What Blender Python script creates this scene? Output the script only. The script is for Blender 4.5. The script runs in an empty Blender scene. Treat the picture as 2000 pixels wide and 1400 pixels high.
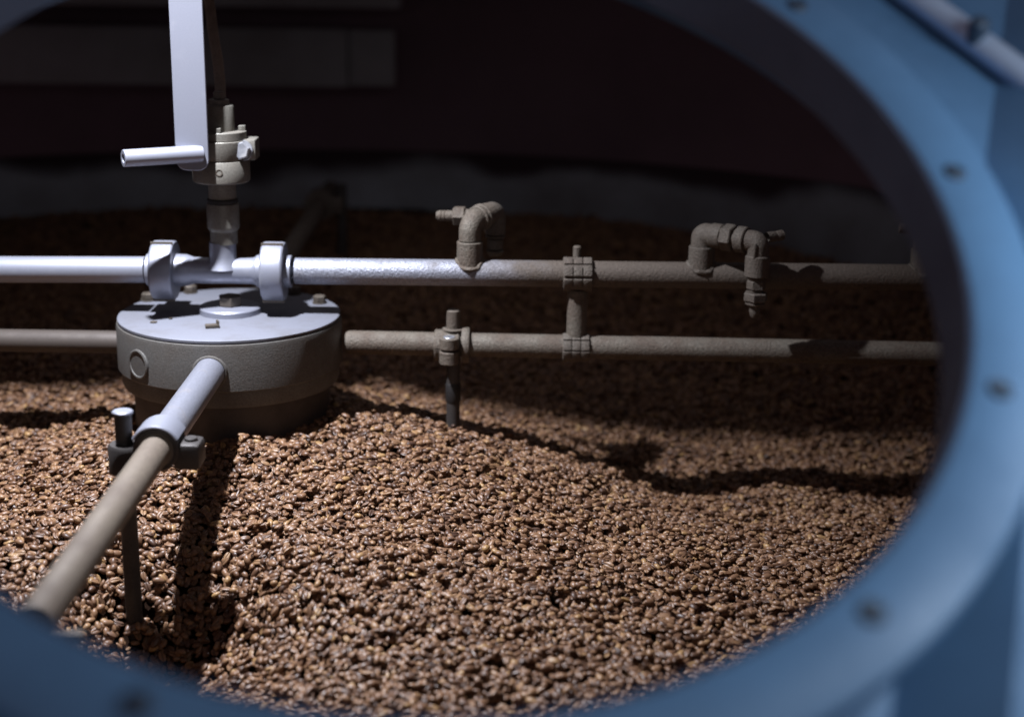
import bpy, bmesh, math, random
import numpy as np
from mathutils import Vector, Matrix, Quaternion, Euler

random.seed(7); rng = np.random.default_rng(7)
S = bpy.context.scene
COL = S.collection
R = math.radians
PI = math.pi

# ------------------------------------------------------------------ camera
PITCH, ROLL = R(15.5), R(0.7)
CAM = Vector((0.3307, -1.745, 0.5572))
fwd = Vector((0, math.cos(PITCH), -math.sin(PITCH)))
up0 = Vector((0, math.sin(PITCH), math.cos(PITCH)))
r0 = Vector((1, 0, 0))
right = math.cos(ROLL) * r0 + math.sin(ROLL) * up0
up = -math.sin(ROLL) * r0 + math.cos(ROLL) * up0
cd = bpy.data.cameras.new('camera'); cam = bpy.data.objects.new('camera', cd); COL.objects.link(cam)
m = Matrix((right, up, -fwd)).transposed().to_4x4(); m.translation = CAM
cam.matrix_world = m
cd.sensor_width = 36; cd.lens = 54; cd.clip_start = 0.02; cd.clip_end = 60
cd.dof.use_dof = True; cd.dof.focus_distance = 1.60; cd.dof.aperture_fstop = 2.7
S.camera = cam

# ------------------------------------------------------------------ world, lamps, exposure
w = bpy.data.worlds.new('World'); S.world = w; w.use_nodes = True
bg = w.node_tree.nodes['Background']
bg.inputs[0].default_value = (0.095, 0.064, 0.072, 1); bg.inputs[1].default_value = 1.0

def lamp(name, kind, loc, aim, energy, col, **kw):
    d = bpy.data.lights.new(name, kind); d.energy = energy; d.color = col
    for k, v in kw.items(): setattr(d, k, v)
    o = bpy.data.objects.new(name, d); COL.objects.link(o); o.location = loc
    o.rotation_euler = (Vector(aim) - Vector(loc)).to_track_quat('-Z', 'Y').to_euler()
    return o
# the work lamp inside the hood, above and a little left of the stirrer
KEY = (-0.115, -0.255, 0.93)
key = lamp('hood_work_lamp', 'SPOT', KEY, (-0.11, -0.30, -0.05), 128, (0.88, 0.91, 1.0),
     shadow_soft_size=0.012, spot_size=R(92), spot_blend=1.0)
key.scale = (1.60, 1.0, 1.0)     # oval beam, long side across the tray
lamp('rear_fill', 'AREA', (0.25, 0.45, 0.585), (0.22, 0.62, 0.0), 0.58, (0.98, 0.93, 1.0), shape='RECTANGLE', size=1.1, size_y=0.4)  # fill added to brighten the rear beans and tray wall
# daylight-coloured lamp in the room, right of the hatch
lamp('room_lamp', 'AREA', (0.88, -1.08, 0.56), (0.50, -1.04, 0.28), 2.3, (0.86, 0.93, 1.0), shape='RECTANGLE', size=0.20, size_y=0.26)
# soft frontal fill added behind the camera to brighten the near faces
lamp('front_fill', 'AREA', (0.35, -3.3, 1.15), (0.1, 0, 0.15), 4.5, (0.95, 0.95, 1.0), shape='RECTANGLE', size=1.3, size_y=1.0)

S.view_settings.view_transform = 'Standard'; S.view_settings.look = 'None'
S.view_settings.exposure = 0; S.view_settings.gamma = 1
S.render.engine = 'CYCLES'
S.cycles.use_denoising = True
S.cycles.max_bounces = 6; S.cycles.diffuse_bounces = 3; S.cycles.glossy_bounces = 3
S.cycles.caustics_reflective = False; S.cycles.caustics_refractive = False
S.cycles.sample_clamp_indirect = 4

# ------------------------------------------------------------------ materials
def nt(name):
    m = bpy.data.materials.new(name); m.use_nodes = True
    return m, m.node_tree.nodes, m.node_tree.links
def N(nodes, kind, **kw):
    n = nodes.new(kind)
    for k, v in kw.items():
        if k in n.inputs: n.inputs[k].default_value = v
        else: setattr(n, k, v)
    return n
def c4(c): return (c[0], c[1], c[2], 1)
def surf(name, base, rough=.5, metal=0., dust=None, dust_amt=0.3, scale=40, bump=.15, bscale=700, bdist=.0006,
         grad=None, speck=None, spec=.5, coat=0.):
    """clean base with patches of dust (bigger noise), fine speckle and fine relief; grad=(x0,x1): dust thickens along x"""
    m, nd, L = nt(name); p = nd['Principled BSDF']
    tc = N(nd, 'ShaderNodeTexCoord')
    n1 = N(nd, 'ShaderNodeTexNoise', Scale=scale, Detail=6., Roughness=.62); L.new(tc.outputs['Object'], n1.inputs['Vector'])
    n2 = N(nd, 'ShaderNodeTexNoise', Scale=bscale, Detail=3., Roughness=.6); L.new(tc.outputs['Object'], n2.inputs['Vector'])
    dust = dust or tuple(x * .6 for x in base)
    fac = N(nd, 'ShaderNodeMapRange'); fac.inputs['From Min'].default_value = .62 - .5 * dust_amt; fac.inputs['From Max'].default_value = .95 - .6 * dust_amt
    L.new(n1.outputs['Fac'], fac.inputs['Value'])
    out = fac.outputs[0]
    if grad:
        sx = N(nd, 'ShaderNodeSeparateXYZ'); L.new(tc.outputs['Object'], sx.inputs[0])
        g = N(nd, 'ShaderNodeMapRange', interpolation_type='SMOOTHSTEP'); g.inputs['From Min'].default_value = grad[0]; g.inputs['From Max'].default_value = grad[1]
        ad = N(nd, 'ShaderNodeMath', operation='MULTIPLY_ADD'); L.new(n1.outputs['Fac'], ad.inputs[0]); ad.inputs[1].default_value = .16
        ax = N(nd, 'ShaderNodeVectorMath', operation='DOT_PRODUCT'); ax.inputs[1].default_value = grad[2] if len(grad) > 2 else (1, 0, 0)
        L.new(tc.outputs['Object'], ax.inputs[0]); L.new(ax.outputs['Value'], ad.inputs[2])
        L.new(ad.outputs[0], g.inputs['Value'])
        mx = N(nd, 'ShaderNodeMath', operation='MAXIMUM'); L.new(out, mx.inputs[0]); L.new(g.outputs[0], mx.inputs[1]); out = mx.outputs[0]
    mix = N(nd, 'ShaderNodeMix', data_type='RGBA'); L.new(out, mix.inputs[0])
    mix.inputs[6].default_value = c4(base); mix.inputs[7].default_value = c4(dust)
    # speckle
    sp = N(nd, 'ShaderNodeMapRange'); L.new(n2.outputs['Fac'], sp.inputs['Value'])
    sp.inputs['From Min'].default_value = .3; sp.inputs['From Max'].default_value = .7
    sp.inputs['To Min'].default_value = 1 - (speck if speck is not None else .25); sp.inputs['To Max'].default_value = 1 + (speck if speck is not None else .25)
    mul = N(nd, 'ShaderNodeVectorMath', operation='SCALE'); L.new(mix.outputs[2], mul.inputs[0]); L.new(sp.outputs[0], mul.inputs['Scale'])
    L.new(mul.outputs[0], p.inputs['Base Color'])
    mr = N(nd, 'ShaderNodeMapRange'); L.new(out, mr.inputs['Value']); mr.inputs['To Min'].default_value = rough; mr.inputs['To Max'].default_value = max(rough, .75)
    L.new(mr.outputs[0], p.inputs['Roughness'])
    mm = N(nd, 'ShaderNodeMapRange'); L.new(out, mm.inputs['Value']); mm.inputs['To Min'].default_value = metal; mm.inputs['To Max'].default_value = metal * .15
    L.new(mm.outputs[0], p.inputs['Metallic'])
    p.inputs['Specular IOR Level'].default_value = spec
    p.inputs['Coat Weight'].default_value = coat; p.inputs['Coat Roughness'].default_value = .25
    b = N(nd, 'ShaderNodeBump', Strength=bump, Distance=bdist); L.new(n2.outputs['Fac'], b.inputs['Height']); L.new(b.outputs[0], p.inputs['Normal'])
    return m
DUST = (.130, .112, .090)
M = {}
M['bright'] = surf('brushed_steel', (.275, .285, .340), .46, .45, (.19, .187, .195), .10, 30, .10, speck=.04)
M['hubtop'] = surf('worn_cast_top', (.158, .164, .196), .6, .1, (.112, .110, .122), .32, 18, .12, speck=.05)
M['cast'] = surf('cast_grey_iron', (.108, .104, .098), .6, .25, (.078, .067, .058), .45, 26, .35, 620, .0010, speck=.26)
M['skirt'] = surf('brown_skirt', (.070, .056, .048), .6, .2, (.050, .038, .032), .4, 30, .3, speck=.15)
M['pipeL'] = surf('pipe_polished', (.275, .285, .340), .46, .45, (.19, .187, .185), .12, 30, .12, speck=.06)
M['pipeR'] = surf('pipe_dust_outward', (.270, .280, .330), .46, .5, (.100, .078, .062), .14, 34, .8, 430, .0014, grad=(.30, .47), speck=.26)
M['dusty'] = surf('dusty_steel', (.142, .124, .100), .6, .3, (.092, .068, .051), .58, 34, .9, 430, .0014, speck=.34)
M['dustier'] = surf('dust_caked_steel', (.118, .100, .082), .7, .15, (.084, .063, .049), .5, 40, .9, 460, .0014, speck=.34)
M['tan'] = surf('tan_dusted_pipe', (.150, .122, .094), .6, .15, (.105, .080, .061), .5, 18, .5, 420, .0010, speck=.2)
M['armtube'] = surf('worn_arm_steel', (.250, .258, .305), .46, .45, (.150, .124, .098), .06, 30, .35, 420, .0010, grad=(.440, .475, (0, -1, 0)), speck=.14)
M['swivel'] = surf('bead_blasted_steel', (.200, .190, .165), .5, .4, (.135, .120, .100), .42, 45, .4, 600, .0006, speck=.2)
M['zinc'] = surf('zinc_bolt', (.40, .41, .45), .35, .7, (.27, .25, .24), .25, 60, .15, speck=.08)
M['darkbolt'] = surf('oily_bolt', (.120, .100, .080), .45, .5, (.070, .055, .045), .4, 60, .3, speck=.2)
M['black'] = surf('black_rubber', (.012, .010, .010), .6, 0, None, .3, 40, .2)
M['rod'] = surf('dark_rod', (.050, .044, .042), .5, .3, (.030, .025, .024), .4, 40, .2)
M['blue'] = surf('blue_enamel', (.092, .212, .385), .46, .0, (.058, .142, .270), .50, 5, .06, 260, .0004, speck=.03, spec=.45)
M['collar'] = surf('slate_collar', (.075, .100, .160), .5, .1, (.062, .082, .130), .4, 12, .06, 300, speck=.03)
M['bluerail'] = surf('blue_grey_tube', (.42, .56, .76), .28, .4, (.25, .32, .44), .3, 14, .05, 300, speck=.03, coat=.3)
M['screw'] = surf('dark_screw', (.050, .085, .135), .5, .3, None, .3, 60, .1)
M['steelwall'] = surf('tray_steel', (.130, .140, .155), .50, .35, (.045, .038, .038), .45, 3.2, .08, 200, speck=.08)
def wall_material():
    """dull steel, colour darkened above a wavy line to paint the reflected light band"""
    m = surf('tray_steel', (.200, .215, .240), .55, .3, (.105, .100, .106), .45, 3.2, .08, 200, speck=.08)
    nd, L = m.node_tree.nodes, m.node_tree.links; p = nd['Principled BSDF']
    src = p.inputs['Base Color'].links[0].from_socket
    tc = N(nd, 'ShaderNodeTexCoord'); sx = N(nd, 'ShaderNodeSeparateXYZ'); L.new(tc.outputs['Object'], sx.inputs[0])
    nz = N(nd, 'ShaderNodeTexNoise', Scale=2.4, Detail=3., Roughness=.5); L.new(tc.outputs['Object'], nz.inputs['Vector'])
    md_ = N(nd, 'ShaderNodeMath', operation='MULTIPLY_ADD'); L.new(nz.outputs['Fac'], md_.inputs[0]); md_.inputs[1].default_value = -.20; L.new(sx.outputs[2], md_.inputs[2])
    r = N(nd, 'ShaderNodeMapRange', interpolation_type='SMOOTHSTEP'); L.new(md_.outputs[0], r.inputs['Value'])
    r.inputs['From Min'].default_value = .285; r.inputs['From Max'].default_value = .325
    mx = N(nd, 'ShaderNodeMix', data_type='RGBA'); L.new(r.outputs[0], mx.inputs[0]); L.new(src, mx.inputs[6]); mx.inputs[7].default_value = (.026, .013, .017, 1)  # dark above the wavy line, leaving a painted band of reflected light
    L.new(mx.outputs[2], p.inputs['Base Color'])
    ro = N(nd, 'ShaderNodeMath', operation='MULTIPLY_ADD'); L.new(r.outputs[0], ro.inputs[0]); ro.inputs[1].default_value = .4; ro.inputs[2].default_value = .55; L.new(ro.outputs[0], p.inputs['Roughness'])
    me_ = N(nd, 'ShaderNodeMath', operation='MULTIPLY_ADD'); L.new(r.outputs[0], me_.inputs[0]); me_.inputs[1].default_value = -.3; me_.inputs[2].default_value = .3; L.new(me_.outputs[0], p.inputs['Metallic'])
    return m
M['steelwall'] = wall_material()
M['hood'] = surf('hood_interior', (.105, .070, .084), .8, 0, (.080, .053, .064), .4, 3, .05, 200)
M['duct'] = surf('duct_sheet', (.24, .25, .255), .7, .1, (.17, .17, .17), .4, 4, .05, 200, speck=.06)
M['hose'] = surf('tan_hose', (.22, .19, .155), .55, 0, (.15, .125, .10), .4, 40, .1)
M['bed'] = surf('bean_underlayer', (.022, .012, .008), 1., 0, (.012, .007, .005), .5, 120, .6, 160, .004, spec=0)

def bean_material():
    m, nd, L = nt('roasted_bean'); p = nd['Principled BSDF']
    oi = N(nd, 'ShaderNodeObjectInfo')
    cr = N(nd, 'ShaderNodeValToRGB'); L.new(oi.outputs['Random'], cr.inputs[0])
    e = cr.color_ramp.elements
    e[0].position = 0; e[0].color = c4((.055, .027, .017)); e[1].position = 1; e[1].color = c4((.318, .188, .078))
    for pos, col in ((.10, (.098, .049, .028)), (.35, (.146, .075, .041)), (.62, (.190, .101, .054)), (.84, (.230, .126, .067)), (.95, (.268, .152, .076))):
        k = e.new(pos); k.color = c4(col)
    tc = N(nd, 'ShaderNodeTexCoord')
    n1 = N(nd, 'ShaderNodeTexNoise', Scale=520., Detail=3.); L.new(tc.outputs['Object'], n1.inputs['Vector'])
    r = N(nd, 'ShaderNodeMapRange'); L.new(n1.outputs['Fac'], r.inputs['Value']); r.inputs['From Min'].default_value = .3; r.inputs['From Max'].default_value = .7
    r.inputs['To Min'].default_value = .82; r.inputs['To Max'].default_value = 1.16
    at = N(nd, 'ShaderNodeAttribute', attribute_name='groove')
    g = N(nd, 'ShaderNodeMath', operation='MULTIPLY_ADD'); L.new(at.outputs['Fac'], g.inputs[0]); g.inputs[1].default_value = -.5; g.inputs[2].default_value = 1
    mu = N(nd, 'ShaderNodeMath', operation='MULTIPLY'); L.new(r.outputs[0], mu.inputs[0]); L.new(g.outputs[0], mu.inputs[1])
    sc = N(nd, 'ShaderNodeVectorMath', operation='SCALE'); L.new(cr.outputs[0], sc.inputs[0]); L.new(mu.outputs[0], sc.inputs['Scale'])
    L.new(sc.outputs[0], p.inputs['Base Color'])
    p.inputs['Roughness'].default_value = .42; p.inputs['Specular IOR Level'].default_value = .45
    b = N(nd, 'ShaderNodeBump', Strength=.12, Distance=.0004); L.new(n1.outputs['Fac'], b.inputs['Height']); L.new(b.outputs[0], p.inputs['Normal'])
    return m
M['bean'] = bean_material()

# ------------------------------------------------------------------ mesh helpers
def frame(axis, hint=(0, 0, 1)):
    z = Vector(axis).normalized(); h = Vector(hint)
    if abs(z.dot(h)) > .98: h = Vector((1, 0, 0)) if abs(z.x) < .9 else Vector((0, 1, 0))
    x = h.cross(z).normalized(); y = z.cross(x)
    return x, y, z

class MB:
    def __init__(s): s.v = []; s.f = []
    def add(s, vs, fs):
        o = len(s.v); s.v += [Vector(p) for p in vs]; s.f += [[o + i for i in f] for f in fs]; return s
    def lathe(s, prof, o=(0, 0, 0), axis=(0, 0, 1), seg=48, closed=False, hint=(0, 0, 1), sx=1, sy=1):
        """prof: (radius, height along axis); r=0 ends close to a point; closed: profile is a loop"""
        x, y, z = frame(axis, hint); o = Vector(o); vs = []; idx = []
        for r, h in prof:
            if r < 1e-7: idx.append([len(vs)] * seg); vs.append(o + z * h)
            else:
                idx.append(list(range(len(vs), len(vs) + seg)))
                for k in range(seg):
                    a = 2 * PI * k / seg; vs.append(o + x * (r * sx * math.cos(a)) + y * (r * sy * math.sin(a)) + z * h)
        fs = []; n = len(prof)
        for i in range(n if closed else n - 1):
            A, B = idx[i], idx[(i + 1) % n]
            for k in range(seg):
                q = [A[k], A[(k + 1) % seg], B[(k + 1) % seg], B[k]]
                u = []
                for t in q:
                    if t not in u: u.append(t)
                if len(u) > 2: fs.append(u)
        return s.add(vs, fs)
    def cyl(s, a, b, r, ch=.0008, seg=40, r2=None):
        a, b = Vector(a), Vector(b); h = (b - a).length; r2 = r if r2 is None else r2
        return s.lathe([(0, 0), (r - ch, 0), (r, ch), (r2, h - ch), (r2 - ch, h), (0, h)], a, b - a, seg)
    def hexa(s, a, b, r, ch=.0010, rot=0.):
        a, b = Vector(a), Vector(b); h = (b - a).length
        x, y, z = frame(b - a)
        c, d = math.cos(rot), math.sin(rot)
        hint = y * c - x * d
        return s.lathe([(0, 0), (r - ch, 0), (r, ch), (r, h - ch), (r - ch, h), (0, h)], a, b - a, 6, hint=hint)
    def tube(s, pts, r, seg=24, caps=True):
        P = [Vector(p) for p in pts]; vs = []; n = len(P); prev = None
        rr = r if isinstance(r, (list, tuple)) else [r] * n
        for i, p in enumerate(P):
            t = (P[min(i + 1, n - 1)] - P[max(i - 1, 0)]).normalized()
            if prev is None: x, y, _ = frame(t)
            else:
                x = (prev - t * prev.dot(t)).normalized(); y = t.cross(x)
            prev = x
            for k in range(seg):
                a = 2 * PI * k / seg; vs.append(p + (x * math.cos(a) + y * math.sin(a)) * rr[i])
        fs = [[i * seg + k, i * seg + (k + 1) % seg, (i + 1) * seg + (k + 1) % seg, (i + 1) * seg + k] for i in range(n - 1) for k in range(seg)]
        if caps: fs += [list(range(seg))[::-1], list(range((n - 1) * seg, n * seg))]
        return s.add(vs, fs)
    def box(s, c, size, axes=None, bev=.0015):
        ax = [Vector(a) for a in (axes or ((1, 0, 0), (0, 1, 0), (0, 0, 1)))]
        bm = bmesh.new(); bmesh.ops.create_cube(bm, size=1)
        for v in bm.verts: v.co = Vector((v.co.x * size[0], v.co.y * size[1], v.co.z * size[2]))
        if bev: bmesh.ops.bevel(bm, geom=list(bm.edges), offset=min(bev, min(size) * .45), segments=2, affect='EDGES', profile=.5)
        bm.verts.index_update(); c = Vector(c)
        s.add([c + ax[0] * v.co.x + ax[1] * v.co.y + ax[2] * v.co.z for v in bm.verts], [[v.index for v in f.verts] for f in bm.faces]); bm.free()
        return s
    def build(s, name, mat, parent=None, sharp=35, label=None):
        o0 = parent_loc(parent)
        me = bpy.data.meshes.new(name); me.from_pydata([p - o0 for p in s.v], [], s.f)
        bm = bmesh.new(); bm.from_mesh(me); bmesh.ops.remove_doubles(bm, verts=bm.verts, dist=1e-6)
        bmesh.ops.recalc_face_normals(bm, faces=bm.faces); bm.to_mesh(me); bm.free()
        me.shade_smooth(); me.set_sharp_from_angle(angle=R(sharp))
        me.materials.append(M[mat] if isinstance(mat, str) else mat)
        o = bpy.data.objects.new(name, me); COL.objects.link(o)
        if parent: o.parent = parent
        if label: o['label'] = label
        return o
WORLD = {}
def parent_loc(p):
    t = Vector((0, 0, 0))
    while p is not None: t += p.location; p = p.parent
    return t
def thing(name, loc, label, cat, group=None):
    o = bpy.data.objects.new(name, None); COL.objects.link(o); o.location = loc; o.empty_display_size = .02
    o['label'] = label; o['category'] = cat
    if group: o['group'] = group
    return o
def arc(c, a, b, r, t0, t1, n=10):
    """points c + r(a cos + b sin)"""
    c, a, b = Vector(c), Vector(a), Vector(b)
    return [c + r * (a * math.cos(t0 + (t1 - t0) * i / n) + b * math.sin(t0 + (t1 - t0) * i / n)) for i in range(n + 1)]

# ------------------------------------------------------------------ the tray, the hood, the things on the far wall
TR = 1.32
t = thing('cooling_tray', (0, 0, -.30), 'round steel cooling tray holding the bean bed, dusty wall with a painted band of light', 'tray')
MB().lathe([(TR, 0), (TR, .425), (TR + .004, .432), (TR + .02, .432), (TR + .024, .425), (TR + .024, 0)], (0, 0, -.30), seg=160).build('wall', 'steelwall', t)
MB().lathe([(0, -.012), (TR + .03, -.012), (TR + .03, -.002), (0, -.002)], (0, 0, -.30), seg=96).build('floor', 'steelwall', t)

HN = Vector((.1224, -.5466, .8284)).normalized()
HU = Vector((.9758, .2185, 0)).normalized(); HV = HN.cross(HU)
HC = Vector((.2758, -.903, .4124))
def hp(u, v, n=0): return HC + HU * u + HV * v + HN * n
HR = .3135

hood = thing('hood', (0, 1.6, .0), 'dark sheet metal hood back wall behind the tray, with an added light baffle', 'hood')
MB().box((0, 1.63, .15), (4.4, .04, 1.8), bev=0).build('back_wall', 'hood', hood)
# unseen plate added as a baffle; its notched lip shapes the lamp's shade
def shade_baffle():
    lip = [(-2.2, -.112), (-.15, -.112), (-.095, -.080), (-.035, -.080), (.0, -.104), (2.2, -.110)]; n = len(lip); vs = []
    for z in (.62, .632): vs += [(x, y, z) for x, y in lip] + [(x, 1.62, z) for x, y in lip]
    q = 2 * n; fs = []
    for i in range(n - 1):
        fs += [[i, n + i, n + i + 1, i + 1], [q + i, q + i + 1, q + n + i + 1, q + n + i], [i, i + 1, q + i + 1, q + i], [n + i, q + n + i, q + n + i + 1, n + i + 1]]
    fs += [[0, q, q + n, n], [n - 1, 2 * n - 1, q + 2 * n - 1, q + n - 1]]
    return MB().add(vs, fs)
shade_baffle().build('light_baffle', 'hood', hood)

# cover sheet: profile across the fold direction, with a round hole; folds run along FD
cov = thing('cover_panel', hp(0, -.5, -.02), 'blue enamelled sloping cover sheet with folded facets around the hatch', 'panel')
FD = Vector((.45, .893)).normalized(); FW = Vector((FD.y, -FD.x))
W0 = Vector((.338, -.02)).dot(FW)
WB, WC = .200, .357          # sheet dips from WB to the fold W0, climbs to the crest WC, then falls away
def cover_h(u, v):
    a = Vector((u, v)).dot(FW); f = Vector((u, v)).dot(FD)
    t = min(1, max(0, (f - .09) / .11)); k = 1 - t * t * (3 - 2 * t)
    if a < WB: return -.0145
    if a < W0: return -.0145 - (a - WB) * .33 * k
    b = -.0145 - (W0 - WB) * .33 * k
    if a < WC: return b + (a - W0) * .76
    return b + (WC - W0) * .76 - (a - WC) * .45
def cover_sheet():
    mb = MB(); fine = [W0 - .70 + .01 * k for k in range(71)]
    ws = sorted([-1.9, -1.2, -.8] + fine + [WB, W0 + .006, W0 + .016, W0 + .026, W0 + .036, WC, WC + .01, WC + .02, WC + .05, W0 + .16, W0 + .30, W0 + .7])
    fv = [-.75, -.6, -.5] + [-.42 + .01 * k for k in range(85)] + [.5, .56, .62]
    vs = []; fs = []; nf = len(fv); ok = lambda p: p.length > .334
    for a in ws:
        for b in fv:
            p = FD * b + FW * a; vs.append(hp(p.x, p.y, cover_h(p.x, p.y)))
    for i in range(len(ws) - 1):
        for j in range(nf - 1):
            c_ = FD * ((fv[j] + fv[j + 1]) / 2) + FW * ((ws[i] + ws[i + 1]) / 2)
            if c_.length > .334 and c_.y < .56: fs.append([i * nf + j, (i + 1) * nf + j, (i + 1) * nf + j + 1, i * nf + j + 1])
    mb.add(vs, fs); return mb
c = cover_sheet().build('sheet', 'blue', cov, sharp=25)
so = c.modifiers.new('thickness', 'SOLIDIFY'); so.thickness = .0025; so.offset = -1
ring = thing('hatch_ring', hp(0, -HR, 0), 'round blue hatch frame with deep slate collar and a circle of screws', 'hatch')
def ringlathe(prof, seg=160): return MB().lathe(prof, HC, HN, seg, closed=True, hint=HV)
ringlathe([(HR + .002, 0), (HR + .004, .0012), (.352, .0012), (.3565, -.001), (.3585, -.006), (.3585, -.0125), (HR + .002, -.0125)]).build('flange', 'blue', ring)
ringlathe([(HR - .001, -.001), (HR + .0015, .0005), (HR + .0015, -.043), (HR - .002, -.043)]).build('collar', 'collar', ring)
ringlathe([(.3465, -.0126), (.3490, -.0126), (.3490, -.075), (.3465, -.075)]).build('added_leak_skirt', 'blue', ring)  # skirt added to stop light leaking in under the flange
for k in range(12):
    a = R(2.2 + 30 * k); p = hp(.331 * math.cos(a), .331 * math.sin(a), .0012)
    s_ = MB().lathe([(0, .0008), (.0022, .0008), (.0024, .0022), (.0052, .0024), (.0066, .0012), (.0070, 0)], p, HN, 20).build('screw', 'screw', ring)

RA, RD = (.3738, .1892), (.0446, -.0823)     # a point of the rail and its direction on the cover
# tube rail lying across the cover by the hatch
ra, rb = hp(RA[0] - RD[0] * .9, RA[1] - RD[1] * .9, -.003), hp(RA[0] + RD[0] * 1.9, RA[1] + RD[1] * 1.9, -.003)
dv = (rb - ra).normalized()
rail = thing('tube_rail', ra, 'pale blue tube rail with a screw knob, fixed across the cover sheet', 'rail')
off = Vector((0, 0, 0))
MB().cyl(ra + off, rb + off, .0095, seg=32).build('tube', 'bluerail', rail)
kp = hp(.3935, .1400, .0060)
MB().lathe([(0, .012), (.004, .012), (.0065, .010), (.0072, .004), (.0055, 0), (.0045, -.006), (0, -.006)], kp, HN, 24).build('knob', 'screw', rail)
for q in (.12, .8):
    c_ = ra + off + dv * ((rb - ra).length * q) - HN * .0085
    MB().box(c_, (.014, .014, .012), (dv, HN.cross(dv), HN), .001).build('foot', 'blue', rail)

# channel on the far hood wall
y0 = 1.50
def far(u): return u
d = thing('wall_channel', (-.6, y0, .27), 'long grey sheet metal channel with dark joints on the hood back wall', 'channel')
MB().box((-.660, y0 + .03, .300), (1.28, .06, .118)).build('channel_panel', 'duct', d)
MB().box((.030, y0 + .032, .300), (.094, .056, .114)).build('channel_panel', 'duct', d)
MB().box((-.62, y0 + .030, .445), (1.42, .075, .085)).build('top_flange', 'duct', d)

# ------------------------------------------------------------------ stirrer hub
T = .125
hub = thing('stirrer_hub', (0, 0, .0), 'drum-shaped grey stirrer hub with bright worn top and radiating arms', 'stirrer')
MB().lathe([(0, T - .004), (.1255, T - .004), (.1290, T - .006), (.1300, T - .010), (.1300, .0670), (.1288, .0655), (.1262, .0650), (.1262, .0500), (.1245, .0460), (.1150, .0440), (0, .044)], seg=128).build('drum', 'cast', hub)
MB().lathe([(0, T), (.1262, T), (.1282, T - .0012), (.1282, T - .0038), (0, T - .0038)], seg=128).build('top_plate', 'hubtop', hub)
MB().lathe([(0, .0435), (.1135, .0435), (.1135, .004), (.1130, -.12), (0, -.12)], seg=96).build('skirt', 'skirt', hub)
MB().lathe([(0, T + .0075), (.0350, T + .0075), (.0365, T + .006), (.0365, T + .0002), (0, T + .0002)], (0, .003, 0), seg=64).build('washer_plate', 'bright', hub)
MB().hexa((0, .004, T + .0077), (0, .004, T + .0195), .0140, rot=.25).build('center_bolt', 'darkbolt', hub)
for bx_, by_ in ((-.1085, .054), (.0985, .052), (.062, .098), (-.066, .098)):
    b_ = MB().lathe([(0, 0), (.0085, 0), (.0085, .0018), (0, .0018)], (bx_, by_, T + .0001), seg=24).build('bolt', 'darkbolt', hub)
    MB().hexa((bx_, by_, T + .002), (bx_, by_, T + .0095), .0078, .0012, rot=bx_ * 9).build('bolt_head', 'darkbolt', b_)
tab = MB().box((-.0065, -.073, T + .0022), (.016, .008, .0042), ((.97, .24, 0), (-.24, .97, 0), (0, 0, 1)), .001)
tab.box((-.001, -.070, T + .0050), (.0025, .007, .006), ((.9, .4, 0), (-.4, .9, 0), (0, 0, 1)), .0006)
tab.build('locking_tab', 'darkbolt', hub)
for hx, hy, hr in ((-.0772, -.0528, .0042), (-.0618, -.0352, .0026)):
    MB().lathe([(hr, .0006), (hr * .8, .0004), (hr * .75, -.0002), (0, -.0002)], (hx, hy, T + .0004), seg=18).build('screw_hole', 'darkbolt', hub)
az = R(-41); dn = Vector((math.sin(az), -math.cos(az), 0)); pc = dn * .1297 + Vector((0, 0, .0885))
pl = MB().lathe([(0, .0014), (.0135, .0014), (.0140, .0022), (.0155, .0024), (.0170, .0016), (.0172, -.004), (0, -.004)], pc, dn, 40).build('side_plug', 'cast', hub)
# arms
ar = MB().tube([(0, -.1265, .089), (0, -.30, .089), (0, -.392, .0888)], .0166, 48).build('arm', 'armtube', hub)
MB().tube([(0, -.388, .0888), (0, -.55, .0888), (0, -.765, .0885)], .0143, 48).build('arm_extension', 'tan', ar)
MB().lathe([(.0172, 0), (.0195, .001), (.0200, .004), (.0185, .0065), (.0172, .007)], (0, -.1245, .089), (0, -1, 0), 40).build('arm_weld', 'cast', hub)
MB().box((.006, -.770, .084), (.062, .010, .008), bev=.003).build('scraper_bar', 'tan', hub)
MB().tube([(-.126, 0, .0875), (-.5, 0, .0885), (-1.15, 0, .090)], .0132, 40).build('arm', 'skirt', hub)  # darker skirt colour stands in for the shade on this arm
MB().tube([(-.005, .126, .089), (-.008, .6, .089), (-.014, 1.12, .089)], .0150, 32).build('arm', 'dustier', hub)

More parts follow.
